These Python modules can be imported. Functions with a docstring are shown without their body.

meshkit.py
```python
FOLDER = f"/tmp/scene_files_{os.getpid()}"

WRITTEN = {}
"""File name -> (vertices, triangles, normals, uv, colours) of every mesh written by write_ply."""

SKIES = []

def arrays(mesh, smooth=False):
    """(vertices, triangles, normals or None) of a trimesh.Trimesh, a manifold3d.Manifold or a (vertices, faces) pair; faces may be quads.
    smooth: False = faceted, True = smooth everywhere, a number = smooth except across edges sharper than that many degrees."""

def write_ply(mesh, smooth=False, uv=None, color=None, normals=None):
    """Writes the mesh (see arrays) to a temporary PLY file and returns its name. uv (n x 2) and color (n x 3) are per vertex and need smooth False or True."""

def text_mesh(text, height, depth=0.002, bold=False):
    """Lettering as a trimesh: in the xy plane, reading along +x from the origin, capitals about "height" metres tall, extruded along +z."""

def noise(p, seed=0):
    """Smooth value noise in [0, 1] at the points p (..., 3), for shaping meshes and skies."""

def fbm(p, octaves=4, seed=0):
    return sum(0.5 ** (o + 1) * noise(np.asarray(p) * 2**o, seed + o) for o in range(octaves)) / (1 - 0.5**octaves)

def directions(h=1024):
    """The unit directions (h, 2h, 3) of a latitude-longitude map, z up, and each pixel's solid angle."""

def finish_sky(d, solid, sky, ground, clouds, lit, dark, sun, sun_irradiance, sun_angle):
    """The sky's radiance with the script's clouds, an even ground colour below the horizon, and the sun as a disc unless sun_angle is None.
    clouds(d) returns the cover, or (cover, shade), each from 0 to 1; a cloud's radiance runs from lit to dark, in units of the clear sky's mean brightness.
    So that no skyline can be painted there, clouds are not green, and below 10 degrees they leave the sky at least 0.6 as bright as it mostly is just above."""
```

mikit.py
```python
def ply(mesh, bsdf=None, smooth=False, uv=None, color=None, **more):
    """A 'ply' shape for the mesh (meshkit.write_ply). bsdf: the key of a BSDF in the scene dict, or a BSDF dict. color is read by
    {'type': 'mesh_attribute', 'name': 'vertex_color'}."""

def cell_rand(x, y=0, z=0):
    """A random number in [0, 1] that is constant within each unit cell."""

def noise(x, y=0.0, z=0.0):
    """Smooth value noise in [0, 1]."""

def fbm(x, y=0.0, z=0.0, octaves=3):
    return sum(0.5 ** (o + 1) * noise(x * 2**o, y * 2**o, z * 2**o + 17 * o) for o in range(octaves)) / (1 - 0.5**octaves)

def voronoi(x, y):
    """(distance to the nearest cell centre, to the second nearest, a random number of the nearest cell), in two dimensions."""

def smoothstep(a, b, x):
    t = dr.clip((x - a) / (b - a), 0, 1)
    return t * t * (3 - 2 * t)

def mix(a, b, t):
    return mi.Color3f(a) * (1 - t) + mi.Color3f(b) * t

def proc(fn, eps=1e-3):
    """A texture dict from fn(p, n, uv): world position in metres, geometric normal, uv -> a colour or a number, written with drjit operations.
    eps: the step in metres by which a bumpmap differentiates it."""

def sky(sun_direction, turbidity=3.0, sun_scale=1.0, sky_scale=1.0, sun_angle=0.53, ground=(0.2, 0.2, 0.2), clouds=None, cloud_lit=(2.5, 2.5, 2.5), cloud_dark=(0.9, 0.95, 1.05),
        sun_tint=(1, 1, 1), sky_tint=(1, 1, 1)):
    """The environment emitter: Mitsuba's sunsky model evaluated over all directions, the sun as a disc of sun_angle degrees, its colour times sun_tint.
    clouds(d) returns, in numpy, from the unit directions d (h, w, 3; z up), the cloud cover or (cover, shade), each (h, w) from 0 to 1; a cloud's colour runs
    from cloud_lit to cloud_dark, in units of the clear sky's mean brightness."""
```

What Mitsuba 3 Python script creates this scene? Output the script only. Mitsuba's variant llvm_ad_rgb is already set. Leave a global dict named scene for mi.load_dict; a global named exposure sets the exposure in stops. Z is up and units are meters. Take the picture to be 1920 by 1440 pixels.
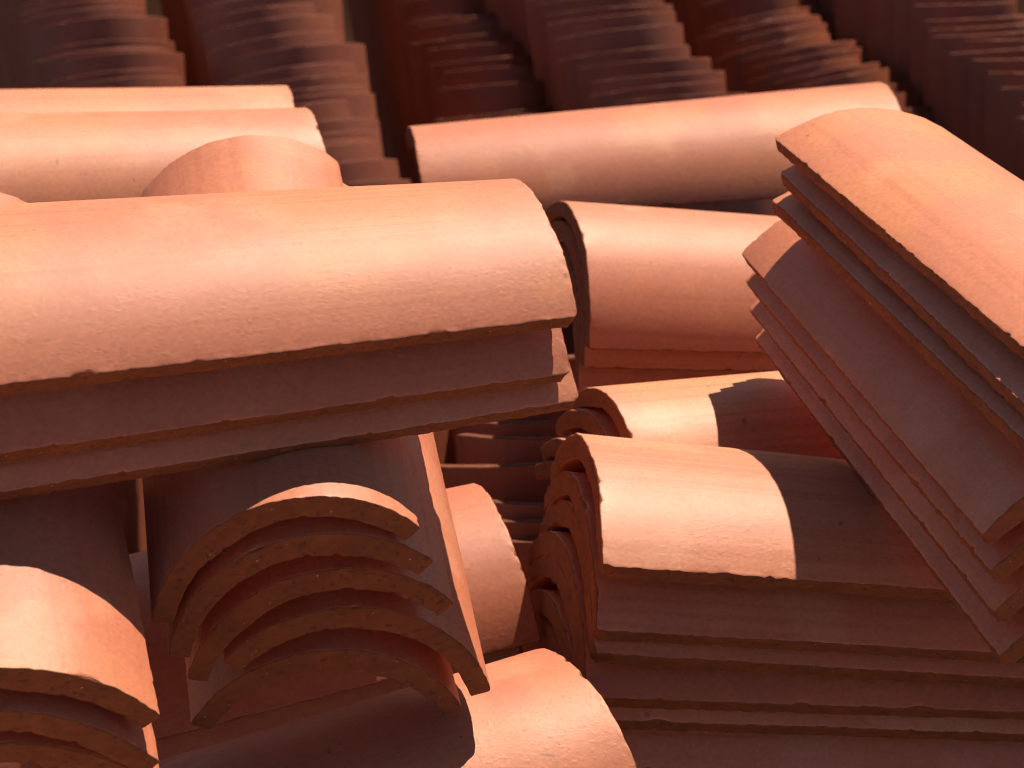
import math
import numpy as np
import mitsuba as mi
import drjit as dr
import mikit, meshkit
from mikit import proc, noise, fbm, smoothstep, mix, cell_rand

# ------------------------------------------------------------------ camera, light, exposure
T = mi.ScalarTransform4f
scene, labels = {}, {}
EYE, PITCH = 2.12, 31.0
ca_, sa_ = math.cos(math.radians(PITCH)), math.sin(math.radians(PITCH))
scene['camera'] = {
    'type': 'thinlens', 'fov': 20.0, 'fov_axis': 'x', 'near_clip': 0.05, 'far_clip': 60.0,
    'aperture_radius': 0.0028, 'focus_distance': 1.60,
    'to_world': T().look_at(origin=[0, 0, EYE], target=[0, ca_, EYE - sa_], up=[0, 0, 1])}
SUN_AZ, SUN_EL = math.radians(66.7), math.radians(53.0)
SUN = [math.cos(SUN_EL) * math.cos(SUN_AZ), math.cos(SUN_EL) * math.sin(SUN_AZ), math.sin(SUN_EL)]
scene['sky'] = mikit.sky(SUN, turbidity=3.0, sun_tint=(1.0, 0.985, 1.0), sky_scale=0.58, sky_tint=(1.0, 0.82, 0.68), ground=(0.26, 0.14, 0.09))
exposure = 2.22

# ------------------------------------------------------------------ materials
def clay_parts(p, uv):
    seed = dr.floor(uv.y / 3.0)
    y = uv.y - 3.0 * seed
    raw = smoothstep(1.05, 1.6, uv.x)
    return seed, y, raw, dr.minimum(uv.x, 1.0)

def clay_color(p, n, uv):
    seed, y, raw, s = clay_parts(p, uv)
    r1, r2 = cell_rand(seed, 3, 1), cell_rand(seed, 5, 2)
    streak = fbm(s * 55.0, y * 5.0, seed * 7.3, 3)
    blotch = fbm(p.x * 15 + seed * 3.1, p.y * 15, p.z * 15, 3)
    bloom = fbm(p.x * 22 + 5, p.y * 22 + seed * 1.7, p.z * 22, 4)
    fine = noise(p.x * 520, p.y * 520, p.z * 520)
    c = mix((0.440, 0.142, 0.078), (0.535, 0.198, 0.112), r1)
    c = mix(c, (0.60, 0.235, 0.090), smoothstep(0.50, 0.70, blotch) * (0.15 + 0.35 * r2))
    c = mix(c, (0.42, 0.128, 0.064), smoothstep(0.50, 0.75, streak) * 0.45)
    c = mix(c, (0.62, 0.33, 0.21), smoothstep(0.54, 0.72, bloom) * 0.25)
    c = c * (0.90 + 0.20 * fine)
    spot = noise(p.x * 140 + 9, p.y * 140, p.z * 140)
    c = mix(c, (0.22, 0.09, 0.06), smoothstep(0.92, 0.95, spot) * smoothstep(0.5, 0.62, blotch) * 0.7)
    g = fbm(p.x * 60, p.y * 60, p.z * 60, 3)
    h = fbm(p.x * 300, p.y * 300, p.z * 300, 2)
    rc = mix((0.155, 0.047, 0.016), (0.25, 0.080, 0.027), g) * (0.80 + 0.4 * h)
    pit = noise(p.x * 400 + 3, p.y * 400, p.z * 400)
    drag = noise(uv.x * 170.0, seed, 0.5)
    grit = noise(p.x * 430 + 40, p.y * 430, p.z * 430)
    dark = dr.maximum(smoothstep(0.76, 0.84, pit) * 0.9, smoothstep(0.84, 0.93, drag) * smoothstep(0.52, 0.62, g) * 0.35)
    rc = mix(rc, (0.13, 0.045, 0.025), dark)  # pit shade put into the cut-face colour, together with dark drag lines
    rc = mix(rc, (0.62, 0.36, 0.22), smoothstep(0.93, 0.96, grit) * 0.7)
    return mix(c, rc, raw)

def clay_rough(p, n, uv):
    seed, y, raw, s = clay_parts(p, uv)
    return mi.Float(0.50 + 0.08 * fbm(p.x * 40, p.y * 40, p.z * 40, 2) + 0.34 * raw)

def clay_height(p, n, uv):
    seed, y, raw, s = clay_parts(p, uv)
    rough = 0.35 + 1.0 * cell_rand(seed, 8, 4)
    low = noise(p.x * 90, p.y * 90, p.z * 90)
    lump = smoothstep(0.60, 0.90, noise(p.x * 540 + 5, p.y * 540, p.z * 540))
    fine = noise(p.x * 900, p.y * 900, p.z * 900)
    mid = noise(p.x * 260 + 2, p.y * 260, p.z * 260)
    line = noise(s * 90.0, y * 3.0, seed)
    a = 0.06 * low + 0.27 * lump * rough + 0.16 * fine + 0.05 * mid + 0.05 * line
    g = fbm(p.x * 60, p.y * 60, p.z * 60, 3)
    pit = smoothstep(0.76, 0.88, noise(p.x * 400 + 3, p.y * 400, p.z * 400))
    grain = fbm(p.x * 420, p.y * 420, p.z * 420, 2)
    drag = smoothstep(0.84, 0.93, noise(uv.x * 170.0, seed, 0.5)) * smoothstep(0.52, 0.62, g) * 0.5
    b = 0.9 * grain - 1.6 * pit + 0.6 * low - 1.0 * drag
    return mi.Float(a * (1 - raw) + b * raw)

def shaded_clay_color(p, n, uv):
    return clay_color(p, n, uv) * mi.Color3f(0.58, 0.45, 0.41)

for name, fn in (('clay', clay_color), ('shaded_clay', shaded_clay_color)):      # shade put into the colour: darker clay copy for the standing rows
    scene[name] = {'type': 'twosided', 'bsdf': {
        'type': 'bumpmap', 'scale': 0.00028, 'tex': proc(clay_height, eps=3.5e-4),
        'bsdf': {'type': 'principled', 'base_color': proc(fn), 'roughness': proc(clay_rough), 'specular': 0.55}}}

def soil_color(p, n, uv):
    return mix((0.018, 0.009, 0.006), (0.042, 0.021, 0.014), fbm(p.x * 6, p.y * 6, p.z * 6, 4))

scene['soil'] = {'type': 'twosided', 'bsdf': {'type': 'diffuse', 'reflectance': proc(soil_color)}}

# ------------------------------------------------------------------ setting
def grid_sheet(x0, x1, y0, y1, z, n, amp, seed):
    x, y = np.meshgrid(np.linspace(x0, x1, n), np.linspace(y0, y1, n))
    h = z + amp * (meshkit.fbm(np.stack([x * 3, y * 3, 0 * x], -1), 4, seed) - 0.5)
    v = np.stack([x, y, h], -1).reshape(-1, 3)
    i = np.arange(n * n).reshape(n, n)
    f = np.stack([i[:-1, :-1], i[:-1, 1:], i[1:, 1:], i[1:, :-1]], -1).reshape(-1, 4)
    return v, f

scene['ground'] = mikit.ply(grid_sheet(-14, 14, -6, 22, 0.0, 220, 0.03, 3), 'soil', smooth=True)
labels['ground'] = {'label': 'bare reddish earth of the tile yard under the standing rows', 'kind': 'structure'}

def bounce_color(p, n, uv):
    return mix((0.34, 0.185, 0.125), (0.46, 0.265, 0.185), fbm(p.x * 5, p.y * 5, p.z * 5, 4))

scene['bounce_slab'] = {'type': 'twosided', 'bsdf': {'type': 'diffuse', 'reflectance': proc(bounce_color)}}
scene['bounce_sheet'] = mikit.ply(grid_sheet(-14, 14, -6, 0.75, 0.03, 120, 0.004, 5), 'bounce_slab', smooth=True)  # added out-of-view sheet, kept pale to bounce warm fill onto the pile
labels['bounce_sheet'] = {'label': 'added unseen pale sheet in front of the pile that bounces warm light', 'kind': 'structure'}

# low platform that carries the front pile
import trimesh
def block(x0, x1, y0, y1, z0, z1):
    b = trimesh.creation.box((x1 - x0, y1 - y0, z1 - z0))
    b.apply_translation([(x0 + x1) / 2, (y0 + y1) / 2, (z0 + z1) / 2])
    return b

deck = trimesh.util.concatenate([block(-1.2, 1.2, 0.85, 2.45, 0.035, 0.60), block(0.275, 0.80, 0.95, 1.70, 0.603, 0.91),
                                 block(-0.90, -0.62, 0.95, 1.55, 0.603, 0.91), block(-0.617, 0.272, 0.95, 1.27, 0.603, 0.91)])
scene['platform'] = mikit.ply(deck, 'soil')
labels['platform'] = {'label': 'dark earth-stained stepped platform under the front pile of tiles', 'kind': 'structure'}

# ------------------------------------------------------------------ one curved roof tile
def spaced(length, fine, step, margin):
    """Coordinates from 0 to length: close together near both ends, every 'step' between."""
    m = np.array([0.0] + [q for q in fine if q < margin])
    mid = np.linspace(margin, length - margin, max(2, int(round((length - 2 * margin) / step)) + 1))
    return np.concatenate([m, mid, (length - m)[::-1]])

def tile_mesh(ca, cb, L, t, th, seed, step=0.004, detail=1.0, lip=0.0, rnd=0.0):
    """A tapered barrel tile: a rounded slab (across, along, thick) with chipped edges, bent into an arch. Returns vertices, faces, uv."""
    Th = math.radians(th)
    R0 = (ca + cb) / (4 * math.sin(Th))
    Wd = 2 * Th * R0
    fine = [0.0006, 0.0013, 0.0024, 0.004] if detail > 0.3 else [0.0012]
    A = spaced(Wd, fine, step, 0.006)
    Y = spaced(L, fine, step, 0.006)
    Cc = np.array([0, 0.0007, 0.0016, 0.0035, 0.5 * t, t - 0.0035, t - 0.0016, t - 0.0007, t]) if detail > 0.3 else np.array([0, 0.001, t - 0.001, t])
    na, ny, nc = len(A), len(Y), len(Cc)
    idx = -np.ones((na, ny, nc), int)
    surf = np.zeros((na, ny, nc), bool)
    surf[[0, -1]] = True; surf[:, [0, -1]] = True; surf[:, :, [0, -1]] = True
    ijk = np.argwhere(surf)
    idx[surf] = np.arange(len(ijk))
    faces = []
    def quad(g, flip):
        q = np.stack([g[:-1, :-1], g[1:, :-1], g[1:, 1:], g[:-1, 1:]], -1).reshape(-1, 4)
        faces.append(q[:, ::-1] if flip else q)
    quad(idx[:, :, -1], False); quad(idx[:, :, 0], True)
    quad(idx[:, 0, :], False); quad(idx[:, -1, :], True)
    quad(idx[0], True); quad(idx[-1], False)
    faces = np.concatenate(faces)
    p = np.stack([A[ijk[:, 0]], Y[ijk[:, 1]], Cc[ijk[:, 2]]], -1)
    hi = np.array([Wd, L, t])
    # round the edges
    r = 0.0013 if detail > 0.3 else 0.001
    inner = np.clip(p, r, hi - r)
    d = p - inner
    ln = np.linalg.norm(d, axis=1, keepdims=True)
    dn = np.where(ln > 0, d / np.maximum(ln, 1e-12), 0)
    q = inner + dn * np.where((np.abs(d) > 0).sum(1, keepdims=True) > 1, r, ln)
    # softer lower corner of the long sides
    low = np.clip(1 - q[:, 2] / 0.006, 0, 1)
    side = np.minimum(q[:, 0], Wd - q[:, 0])
    q[:, 0] += np.where(q[:, 0] < Wd / 2, 1, -1) * np.clip(1 - side / 0.004, 0, 1) * (0.0012 * low ** 2 - lip * (1 - q[:, 2] / t))
    if rnd:                                     # rounded long edges
        ex, ew = np.minimum(q[:, 0], Wd - q[:, 0]), np.minimum(q[:, 2], t - q[:, 2])
        cx, cw = rnd - ex, rnd - ew
        dist = np.hypot(np.clip(cx, 0, None), np.clip(cw, 0, None))
        f_ = np.where((cx > 0) & (cw > 0) & (dist > rnd), 1 - rnd / np.maximum(dist, 1e-9), 0)
        q[:, 0] += np.where(q[:, 0] < Wd / 2, 1, -1) * cx * f_
        q[:, 2] += np.where(q[:, 2] < t / 2, 1, -1) * cw * f_
    # corners rounded in plan
    rc = 0.004
    ex, ey0 = np.minimum(q[:, 0], Wd - q[:, 0]), np.minimum(q[:, 1], L - q[:, 1])
    cx, cy = rc - ex, rc - ey0
    dist = np.hypot(np.clip(cx, 0, None), np.clip(cy, 0, None))
    over = (cx > 0) & (cy > 0) & (dist > rc)
    f_ = np.where(over, 1 - rc / np.maximum(dist, 1e-9), 0)
    q[:, 0] += np.where(q[:, 0] < Wd / 2, 1, -1) * cx * f_
    q[:, 1] += np.where(q[:, 1] < L / 2, 1, -1) * cy * f_
    # uneven cut and chips
    if detail > 0.3:
        o = seed * 13.7
        top = q[:, 2] > t * 0.5
        ea, ey = side, np.minimum(q[:, 1], L - q[:, 1])
        fa = np.where(q[:, 0] < Wd / 2, 0.0, 50.0); fy = np.where(q[:, 1] < L / 2, 0.0, 50.0)
        # long edges: ragged burr and small chips
        k = np.stack([q[:, 1] * 330 + fa + o, np.where(top, 3.0, 9.0), 0 * ea], -1)
        k2 = np.stack([q[:, 1] * 85 + fa + o, np.where(top, 5.0, 1.0), 0 * ea], -1)
        rag = (meshkit.noise(k, 1) - 0.5) * 0.0009 + (meshkit.noise(k2, 2) - 0.5) * 0.0005
        chip = np.clip((meshkit.noise(k2 * [1.7, 1, 1], 5) - 0.86) / 0.10, 0, 1) * 0.0014
        w = np.clip(1 - ea / 0.0035, 0, 1)
        sgn = np.where(q[:, 0] < Wd / 2, 1, -1)
        q[:, 0] += sgn * w * (rag + np.where(top, chip, 0.4 * chip)) * detail
        wt = np.clip(1 - ea / 0.003, 0, 1) * np.clip(1 - (t - q[:, 2]) / 0.002, 0, 1)
        q[:, 2] += wt * ((meshkit.noise(k, 7) - 0.42) * 0.0010 - 0.5 * chip) * detail
        # cut ends
        k = np.stack([q[:, 0] * 300 + fy + o, np.where(top, 3.0, 9.0), 0 * ea], -1)
        k2 = np.stack([q[:, 0] * 90 + fy + o, np.where(top, 5.0, 1.0), 0 * ea], -1)
        rag = (meshkit.noise(k, 11) - 0.5) * 0.0011 + (meshkit.noise(k2, 12) - 0.5) * 0.0008
        chip = np.clip((meshkit.noise(k2 * [1.9, 1, 1], 15) - 0.82) / 0.12, 0, 1) * 0.0024
        w = np.clip(1 - ey / 0.0035, 0, 1)
        we = np.maximum(np.clip(1 - np.minimum(q[:, 2], t - q[:, 2]) / 0.0022, 0, 1), 0.15)
        sgn = np.where(q[:, 1] < L / 2, 1, -1)
        q[:, 1] += sgn * w * we * (rag + chip) * detail
        wt = w * np.clip(1 - np.minimum(q[:, 2], t - q[:, 2]) / 0.002, 0, 1)
        q[:, 2] += wt * np.where(top, -1, 1) * (0.4 * chip + (meshkit.noise(k, 17) - 0.5) * 0.0010) * detail
        # gentle waviness of the cut face and of the whole slab
        q[:, 1] += np.where(ey < 0.003, (meshkit.noise(np.stack([q[:, 0] * 25 + fy, 0 * ea, 0 * ea + o], -1), 21) - 0.5) * 0.0016, 0) * detail
        wave = meshkit.fbm(np.stack([q[:, 0] * 14 + o, q[:, 1] * 9, 0 * ea], -1), 2, 30) - 0.5
        q[:, 2] += wave * 0.0012 * detail
    # bend
    a = (q[:, 0] / Wd * 2 - 1)
    yf = q[:, 1] / L
    c = ca + (cb - ca) * yf
    Ro = c / (2 * math.sin(Th))
    thin = 1 - (0.16 if rnd else 0.22) * np.abs(a) ** 3
    uneven = 1 + 0.16 * (meshkit.noise(np.stack([a * 4 + seed * 3.3, yf * 5, 0 * a], -1), 41) - 0.5) * (detail > 0.3)
    rr = Ro - (t - q[:, 2]) * thin * uneven
    ang = a * Th
    v = np.stack([rr * np.sin(ang), q[:, 1], rr * np.cos(ang) - Ro * math.cos(Th)], -1)
    raw = (ijk[:, 0] <= 1) | (ijk[:, 0] >= na - 2) | (ijk[:, 1] <= 1) | (ijk[:, 1] >= ny - 2)
    core = (ijk[:, 2] > 0) & (ijk[:, 2] < nc - 1)
    edge_a = (ijk[:, 0] == 0) | (ijk[:, 0] == na - 1); edge_y = (ijk[:, 1] == 0) | (ijk[:, 1] == ny - 1)
    raw = edge_a | edge_y
    u = q[:, 0] / Wd + np.where(raw, 2.0 + q[:, 2] / t * 0.5, 0.0)
    vv = q[:, 1] + np.where(edge_y, q[:, 2], 0.0) + 3.0 * (seed % 60)
    return v, faces, np.stack([u, vv + 0.5], -1)

def pose(loc, rot):
    return (T().translate(loc) @ T().rotate([0, 1, 0], rot[2]) @ T().rotate([1, 0, 0], rot[1]) @ T().rotate([0, 0, 1], rot[0]))

# ------------------------------------------------------------------ measured places
PILE = [
    ('A', 0, [0.0142, 1.4143, 1.3572], [105.62, -0.24, 3.12], [0.1556, 0.2015, 0.4547, 0.0139, 41.9]),
    ('A', 1, [0.0108, 1.4111, 1.3305], [106.05, 4.36, 3.82], [0.1556, 0.2015, 0.4547, 0.0139, 41.9]),
    ('A', 2, [0.014, 1.4146, 1.3064], [106.76, 1.19, 2.36], [0.1556, 0.2015, 0.4547, 0.0139, 41.9]),
    ('B', 0, [-0.1176, 1.2455, 1.2543], [7.75, 3.94, -17.38], [0.1512, 0.1471, 0.4079, 0.0141, 64.2]),
    ('B', 1, [-0.1109, 1.2483, 1.2301], [7.22, 4.16, -18.29], [0.1512, 0.1471, 0.4079, 0.0141, 64.2]),
    ('B', 2, [-0.1019, 1.2599, 1.2008], [7.21, 3.83, -14.19], [0.1512, 0.1471, 0.4079, 0.0141, 64.2]),
    ('B', 3, [-0.0833, 1.2694, 1.1707], [8.44, -0.1, 14.22], [0.1512, 0.1471, 0.4079, 0.0141, 64.2]),
    ('B', 4, [-0.1014, 1.2715, 1.1418], [9.51, 1.56, 3.15], [0.1512, 0.1471, 0.4079, 0.0141, 64.2]),
    ('C', 0, [-0.2609, 1.1245, 1.2429], [11.59, 6.66, 2.71], [0.1826, 0.1529, 0.4295, 0.0148, 53.6]),
    ('C', 1, [-0.2628, 1.1217, 1.2181], [11.14, 6.53, 3.4], [0.1826, 0.1529, 0.4295, 0.0148, 53.6]),
    ('C', 2, [-0.2633, 1.1272, 1.1949], [11.17, 6.64, 2.81], [0.1826, 0.1529, 0.4295, 0.0148, 53.6]),
    ('D', 0, [-0.0068, 1.5541, 1.0479], [107.25, 1.29, -3.55], [0.1698, 0.1953, 0.4791, 0.0147, 58.6]),
    ('D', 1, [-0.0161, 1.5467, 1.0176], [108.74, -0.74, -3.77], [0.1698, 0.1953, 0.4791, 0.0147, 58.6]),
    ('D', 2, [-0.0049, 1.5469, 0.9878], [106.26, -3.54, -4.85], [0.1698, 0.1953, 0.4791, 0.0147, 58.6]),
    ('E', 0, [0.0414, 1.326, 1.0793], [115.27, -4.54, -1.9], [0.1862, 0.1617, 0.4543, 0.0139, 58.1]),
    ('F', 0, [0.0375, 1.4634, 1.1466], [-84.28, -18.73, 7.17], [0.2096, 0.1816, 0.5064, 0.0155, 49.6]),
    ('F', 1, [0.0335, 1.4555, 1.1207], [-83.83, -12.5, 7.74], [0.2096, 0.1816, 0.5064, 0.0155, 49.6]),
    ('F', 2, [0.0316, 1.4538, 1.1015], [-83.52, -14.5, 7.89], [0.2096, 0.1816, 0.5064, 0.0155, 49.6]),
    ('F', 3, [0.0263, 1.4498, 1.0793], [-82.31, -11.24, 7.44], [0.2096, 0.1816, 0.5064, 0.0155, 49.6]),
    ('F', 4, [0.0247, 1.449, 1.0623], [-82.01, -12.29, 7.64], [0.2096, 0.1816, 0.5064, 0.0155, 49.6]),
    ('F', 5, [0.0222, 1.4432, 1.0378], [-81.45, -9.27, 7.91], [0.2096, 0.1816, 0.5064, 0.0155, 49.6]),
    ('F', 6, [0.0215, 1.4398, 1.0157], [-81.57, -4.5, 8.39], [0.2096, 0.1816, 0.5064, 0.0155, 49.6]),
    ('G', 0, [0.0612, 1.5908, 1.1072], [-71.5, -3.32, 6.04], [0.1484, 0.1636, 0.2829, 0.0127, 58.2]),
    ('G', 1, [0.052, 1.5945, 1.0878], [-71.08, -2.97, 6.34], [0.1484, 0.1636, 0.2829, 0.0127, 58.2]),
    ('G', 2, [0.0421, 1.59, 1.0649], [-70.9, 2.54, 8.2], [0.1484, 0.1636, 0.2829, 0.0127, 58.2]),
    ('G', 3, [0.0363, 1.5916, 1.0439], [-70.74, 6.36, 9.49], [0.1484, 0.1636, 0.2829, 0.0127, 58.2]),
    ('H', 0, [0.0403, 1.8694, 1.0879], [-78.73, 7.47, 10.73], [0.167, 0.1434, 0.4048, 0.0124, 58.2]),
    ('H', 1, [0.0372, 1.8765, 1.0681], [-78.65, 7.6, 10.77], [0.167, 0.1434, 0.4048, 0.0124, 58.2]),
    ('H', 2, [0.033, 1.8794, 1.0462], [-78.65, 7.6, 10.77], [0.167, 0.1434, 0.4048, 0.0124, 58.2]),
    ('I', 0, [-0.0878, 2.3406, 0.9282], [-82.26, 0.95, -0.99], [0.1564, 0.1811, 0.44, 0.0135, 57.7]),
    ('J', 0, [0.2334, 1.6788, 1.2881], [-164.01, -11.03, 11.07], [0.1451, 0.1717, 0.4194, 0.0129, 41.2]),
    ('J', 1, [0.2368, 1.666, 1.2652], [-166.15, -11.28, 14.54], [0.1451, 0.1717, 0.4194, 0.0129, 41.2]),
    ('J', 2, [0.2319, 1.6643, 1.2434], [-166.92, -12.31, 16.65], [0.1451, 0.1717, 0.4194, 0.0129, 41.2]),
    ('J', 3, [0.2184, 1.6884, 1.2227], [-163.99, -5.54, -6.43], [0.1451, 0.1717, 0.4194, 0.0129, 41.2]),
    ('J', 4, [0.2218, 1.6856, 1.2017], [-163.91, -5.68, -4.69], [0.1451, 0.1717, 0.4194, 0.0129, 41.2]),
    ('J', 5, [0.225, 1.6844, 1.1821], [-163.92, -4.87, -4.61], [0.1451, 0.1717, 0.4194, 0.0129, 41.2]),
    ('J', 6, [0.2293, 1.6797, 1.1605], [-164.04, -4.48, -2.98], [0.1451, 0.1717, 0.4194, 0.0129, 41.2]),
    ('K', 0, [-0.1578, 2.06, 1.0825], [104.86, -4.46, 3.9], [0.157, 0.18, 0.44, 0.0135, 58.0]),
    ('K2', 0, [-0.1937, 2.2956, 0.9901], [101.72, -0.67, 3.6], [0.157, 0.18, 0.44, 0.0135, 58.0]),
]
ROWS = [
    ('R1', [8.3, 56.55, 2.71], [0.1575, 0.1733, 0.44, 0.0135, 58.0], [-0.2996, 0.9541, 0.0], [[-0.4794, 3.2375, 0.1604], [-0.4911, 3.2492, 0.1604], [-0.5095, 3.3526, 0.1604], [-0.5236, 3.3845, 0.1604], [-0.5335, 3.4097, 0.1604]]),
    ('R2', [10.79, 55.19, 2.93], [0.157, 0.1766, 0.44, 0.0135, 58.1], [-0.2306, 0.9731, 0.0], [[-0.1559, 2.8603, 0.1938], [-0.1658, 2.9063, 0.1938], [-0.1772, 2.9165, 0.1938], [-0.1925, 3.0246, 0.1938], [-0.2019, 3.0431, 0.1938], [-0.2186, 3.1927, 0.1938], [-0.239, 3.2297, 0.1938], [-0.2542, 3.2811, 0.1938], [-0.2647, 3.3195, 0.1938]]),
    ('R3', [9.42, 64.48, 4.33], [0.1569, 0.171, 0.44, 0.0135, 58.0], [-0.1762, 0.9843, 0.0], [[0.0322, 3.2954, 0.0459], [0.0252, 3.397, 0.0459], [0.023, 3.4487, 0.0459], [0.0198, 3.4803, 0.0459], [0.0018, 3.5231, 0.0459], [-0.0039, 3.5557, 0.0459], [-0.0164, 3.6017, 0.0459], [-0.0239, 3.6166, 0.0459], [-0.039, 3.6927, 0.0459]]),
    ('R4', [9.94, 61.15, 5.28], [0.157, 0.1736, 0.44, 0.0135, 58.0], [-0.2626, 0.9649, 0.0], [[0.2422, 3.0963, 0.1673], [0.2342, 3.1278, 0.1673], [0.224, 3.1597, 0.1673], [0.206, 3.2003, 0.1673], [0.1977, 3.2367, 0.1673], [0.1915, 3.3026, 0.1673], [0.1775, 3.3442, 0.1673], [0.168, 3.3688, 0.1673]]),
    ('R5', [14.94, 57.6, 4.12], [0.157, 0.1653, 0.44, 0.0135, 58.0], [-0.2966, 0.955, 0.0], [[0.5267, 3.339, 0.0895], [0.5144, 3.3578, 0.0895], [0.4995, 3.3803, 0.0895], [0.4882, 3.4048, 0.0895], [0.4737, 3.4277, 0.0895], [0.4626, 3.4562, 0.0895], [0.4509, 3.4888, 0.0895], [0.4404, 3.5126, 0.0895], [0.4383, 3.6236, 0.0895]]),
    ('R7', [10.02, 67.14, 7.96], [0.157, 0.1435, 0.44, 0.0135, 58.0], [-0.2672, 0.9636, 0.0], [[0.7143, 3.0819, 0.15], [0.704, 3.1154, 0.15], [0.6984, 3.1651, 0.15], [0.6821, 3.2079, 0.15], [0.6748, 3.25, 0.15], [0.6698, 3.2796, 0.15], [0.6557, 3.3096, 0.15], [0.6469, 3.3282, 0.15], [0.6441, 3.3503, 0.15], [0.6383, 3.3778, 0.15], [0.6196, 3.4233, 0.15]]),
    ('M1', [10.63, 57.23, 7.84], [0.1513, 0.1739, 0.4246, 0.013, 58.0], [-0.04, 0.9992, 0.0], [[-0.1064, 1.6179, 0.5772], [-0.1088, 1.6778, 0.5772]]),
    ('M2', [12.82, 64.58, 11.71], [0.1515, 0.1736, 0.4246, 0.013, 57.9], [-0.1309, 0.9914, 0.0], [[0.0736, 1.5646, 0.5637], [0.0698, 1.5937, 0.5637], [0.0668, 1.6135, 0.5637], [0.0587, 1.6741, 0.5637], [0.0548, 1.7066, 0.5637]]),
    ('M0', [10.63, 57.23, 7.84], [0.1513, 0.1739, 0.4246, 0.013, 58.0], [-0.04, 0.9992, 0.0], [[-0.3564, 1.6479, 0.5272], [-0.3588, 1.7078, 0.5272]]),
]
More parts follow.
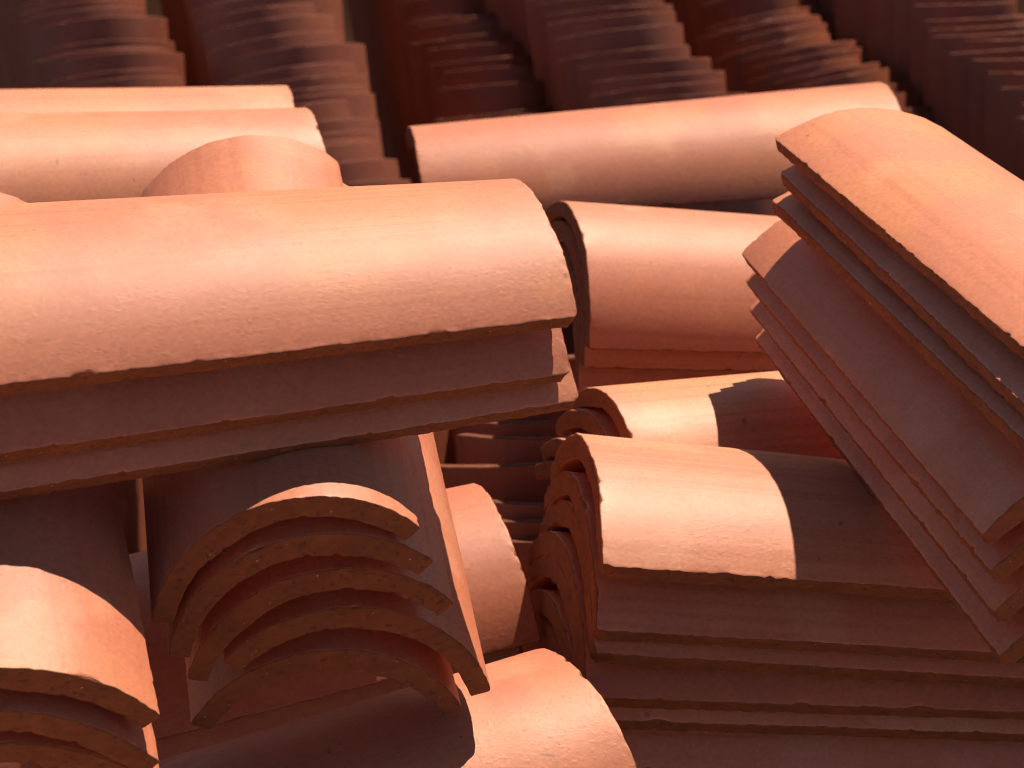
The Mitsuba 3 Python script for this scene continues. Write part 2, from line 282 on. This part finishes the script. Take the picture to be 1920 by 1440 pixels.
LABELS = {
    'A0': 'large pale orange-stained sunlit tile, uppermost of the three lying across the left',
    'A1': 'shaded middle tile of the three lying across the left, with a chipped right end',
    'A2': 'lowest of the three tiles lying across the left, resting on the end-on arches',
    'B0': 'topmost end-on arch at front centre, a thin sunlit crescent along its near rim',
    'B1': 'second arch down in the end-on stack at front centre, with a sharp right tip',
    'B2': 'middle arch of the five end-on tiles at front centre',
    'B3': 'fourth end-on arch down at front centre, with a bright orange sunlit flank',
    'B4': 'lowest end-on arch at front centre, resting on the rounded tile at the bottom',
    'C0': 'end-on tile at lower left, its bright top crossed by a curved shadow',
    'C1': 'shaded tile directly under the sunlit end-on tile in the lower left corner',
    'C2': 'lowest tile of the end-on stack in the lower left corner, cut by the bottom edge',
    'D0': 'tile with rounded sunlit right end between the end-on arches and the right-hand stack',
    'D1': 'shaded tile nested right under the tile between the end-on arches and right stack',
    'D2': 'lowest shaded tile under the tile between the end-on arches and right stack',
    'E0': 'rounded sunlit tile at the bottom centre, under the end-on arches, partly in shadow',
    'F0': 'topmost tile of the tall stack at lower right, half sunlit and half in shadow',
    'F1': 'second tile down in the tall lower right stack, directly under the half-sunlit tile',
    'F2': 'third tile down in the tall lower right stack, below the wide shaded one',
    'F3': 'fourth tile down in the tall lower right stack',
    'F4': 'fifth tile down in the tall lower right stack, near the bottom edge',
    'F5': 'sixth arch down at the left end of the tall lower right stack',
    'F6': 'lowest visible arch at the left end of the tall lower right stack',
    'G0': 'topmost tile of the low stack just behind the tall lower right stack',
    'G1': 'small dark arch right under the half-lit tile behind the tall lower right stack',
    'G2': 'third tile behind the tall lower right stack, only its left tip showing',
    'G3': 'lowest tile tip poking out left behind the top of the tall lower right stack',
    'H0': 'bright tile with a dark arched left end, right of the big pale tile',
    'H1': 'dark tile nested under the bright tile right of the big pale tile',
    'H2': 'lowest shaded tile under the bright tile right of the big pale one',
    'I0': 'long white-topped tile lying across the back of the pile, before the standing rows',
    'J0': 'big sunlit orange tile on top of the slanting stack at the right edge',
    'J1': 'second tile of the slanting stack at right, directly under the sunlit one',
    'J2': 'third tile of the slanting stack at right, lowest of the upper three',
    'J3': 'shaded tile with a broad brown face in the slanting stack at right',
    'J4': 'tile directly under the broad brown-faced one in the slanting stack at right',
    'J5': 'last but one tile from the bottom of the slanting stack at right',
    'J6': 'lowest tile of the slanting stack at right, hanging over the stack below',
    'K0': 'pale sunlit tile at the left behind the big stained tile, nearer of two',
    'K20': 'pale tile lying farthest back at the left edge, before the standing rows',
    'R1': ['blurred tile standing on end in the leftmost back row', 'standing tiles of the leftmost back row'],
    'R2': ['blurred tile standing on end in the second from the left back row', 'standing tiles of the second from the left back row'],
    'R3': ['blurred tile standing on end in the third from the left back row', 'standing tiles of the third from the left back row'],
    'R4': ['blurred tile standing on end in the fourth from the left back row', 'standing tiles of the fourth from the left back row'],
    'R5': ['blurred tile standing on end in the fifth from the left back row', 'standing tiles of the fifth from the left back row'],
    'R7': ['blurred tile standing on end in the rightmost back row', 'standing tiles of the rightmost back row'],
    'M0': ['dark standing tile in the narrow gap between the two end-on stacks at lower left', 'standing tiles in the lower left gap'],
    'M1': ['standing tile with a reddish lit right edge in the gap between front stacks', 'standing tiles at the left of the gap'],
    'M2': ['dark standing tile with pale top edge in the gap between the front stacks', 'standing tiles at the right of the gap'],
}
count = 0
def new_key():
    global count
    key = 'clay_tile' if count == 0 else 'clay_tile_%03d' % count
    count += 1
    return key

def tag(key, label, group=None):
    labels[key] = {'label': label, 'category': 'clay tile'}
    if group:
        labels[key]['group'] = group

HERO = {'A': 0.0026, 'B': 0.003, 'C': 0.003, 'D': 0.003, 'E': 0.003, 'F': 0.0032, 'J': 0.003}
for n, (s, i, loc, rot, shape) in enumerate(PILE):
    ca, cb, L, t, th = shape
    v, f, uv = tile_mesh(ca, cb, L, t, th, n + 1, HERO.get(s, 0.005), lip=0.003 if s in 'AFJ' else 0.0, rnd=0.0045 if s in 'BC' else 0.0)
    key = new_key()
    scene[key] = mikit.ply((v, f), 'clay', smooth=True, uv=uv, to_world=pose(loc, rot))
    tag(key, LABELS[s + str(i)])

# rows of nested tiles standing on end
rng = np.random.default_rng(7)
for s, rot, shape, d, pts in ROWS:
    ca, cb, L, t, th = shape
    protos = []
    for m in range(3):
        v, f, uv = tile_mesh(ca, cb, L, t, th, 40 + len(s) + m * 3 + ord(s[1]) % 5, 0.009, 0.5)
        protos.append(mikit.ply((v, f), 'shaded_clay', smooth=True, uv=uv))
    d = np.array(d); pts = np.array(pts)
    al = (pts - pts[0]) @ d
    order = np.argsort(al); pts, al = pts[order], al[order]
    fwd = np.array([0, ca_, -sa_])
    spots = [(p, 0) for p in pts]
    for a, b in zip(range(len(pts) - 1), range(1, len(pts))):        # hidden tiles in wide gaps, tops lower
        k = int((al[b] - al[a]) / 0.034)
        for q in range(1, k):
            spots.append((pts[a] + (pts[b] - pts[a]) * q / k, -0.006 - 0.012 * rng.random()))
    back = {'M0': 5, 'R1': 26, 'R2': 26, 'R3': 26, 'M1': 5, 'M2': 5}.get(s, 18)
    for k in range(1, back):
        spots.append((pts[-1] + d * 0.030 * k + np.array([rng.normal() * 0.004, 0, 0]), rng.normal() * 0.006))
    for k in range(1, 5):
        spots.append((pts[0] - d * 0.030 * k, -0.01 + rng.normal() * 0.004))
    for p, up in spots:
        r = [rot[0] + rng.normal() * 0.8, rot[1] + rng.normal() * 0.5, rot[2] + rng.normal() * 1.0]
        key = new_key()
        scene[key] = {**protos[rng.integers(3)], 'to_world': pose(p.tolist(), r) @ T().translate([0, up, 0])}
        tag(key, *LABELS[s])
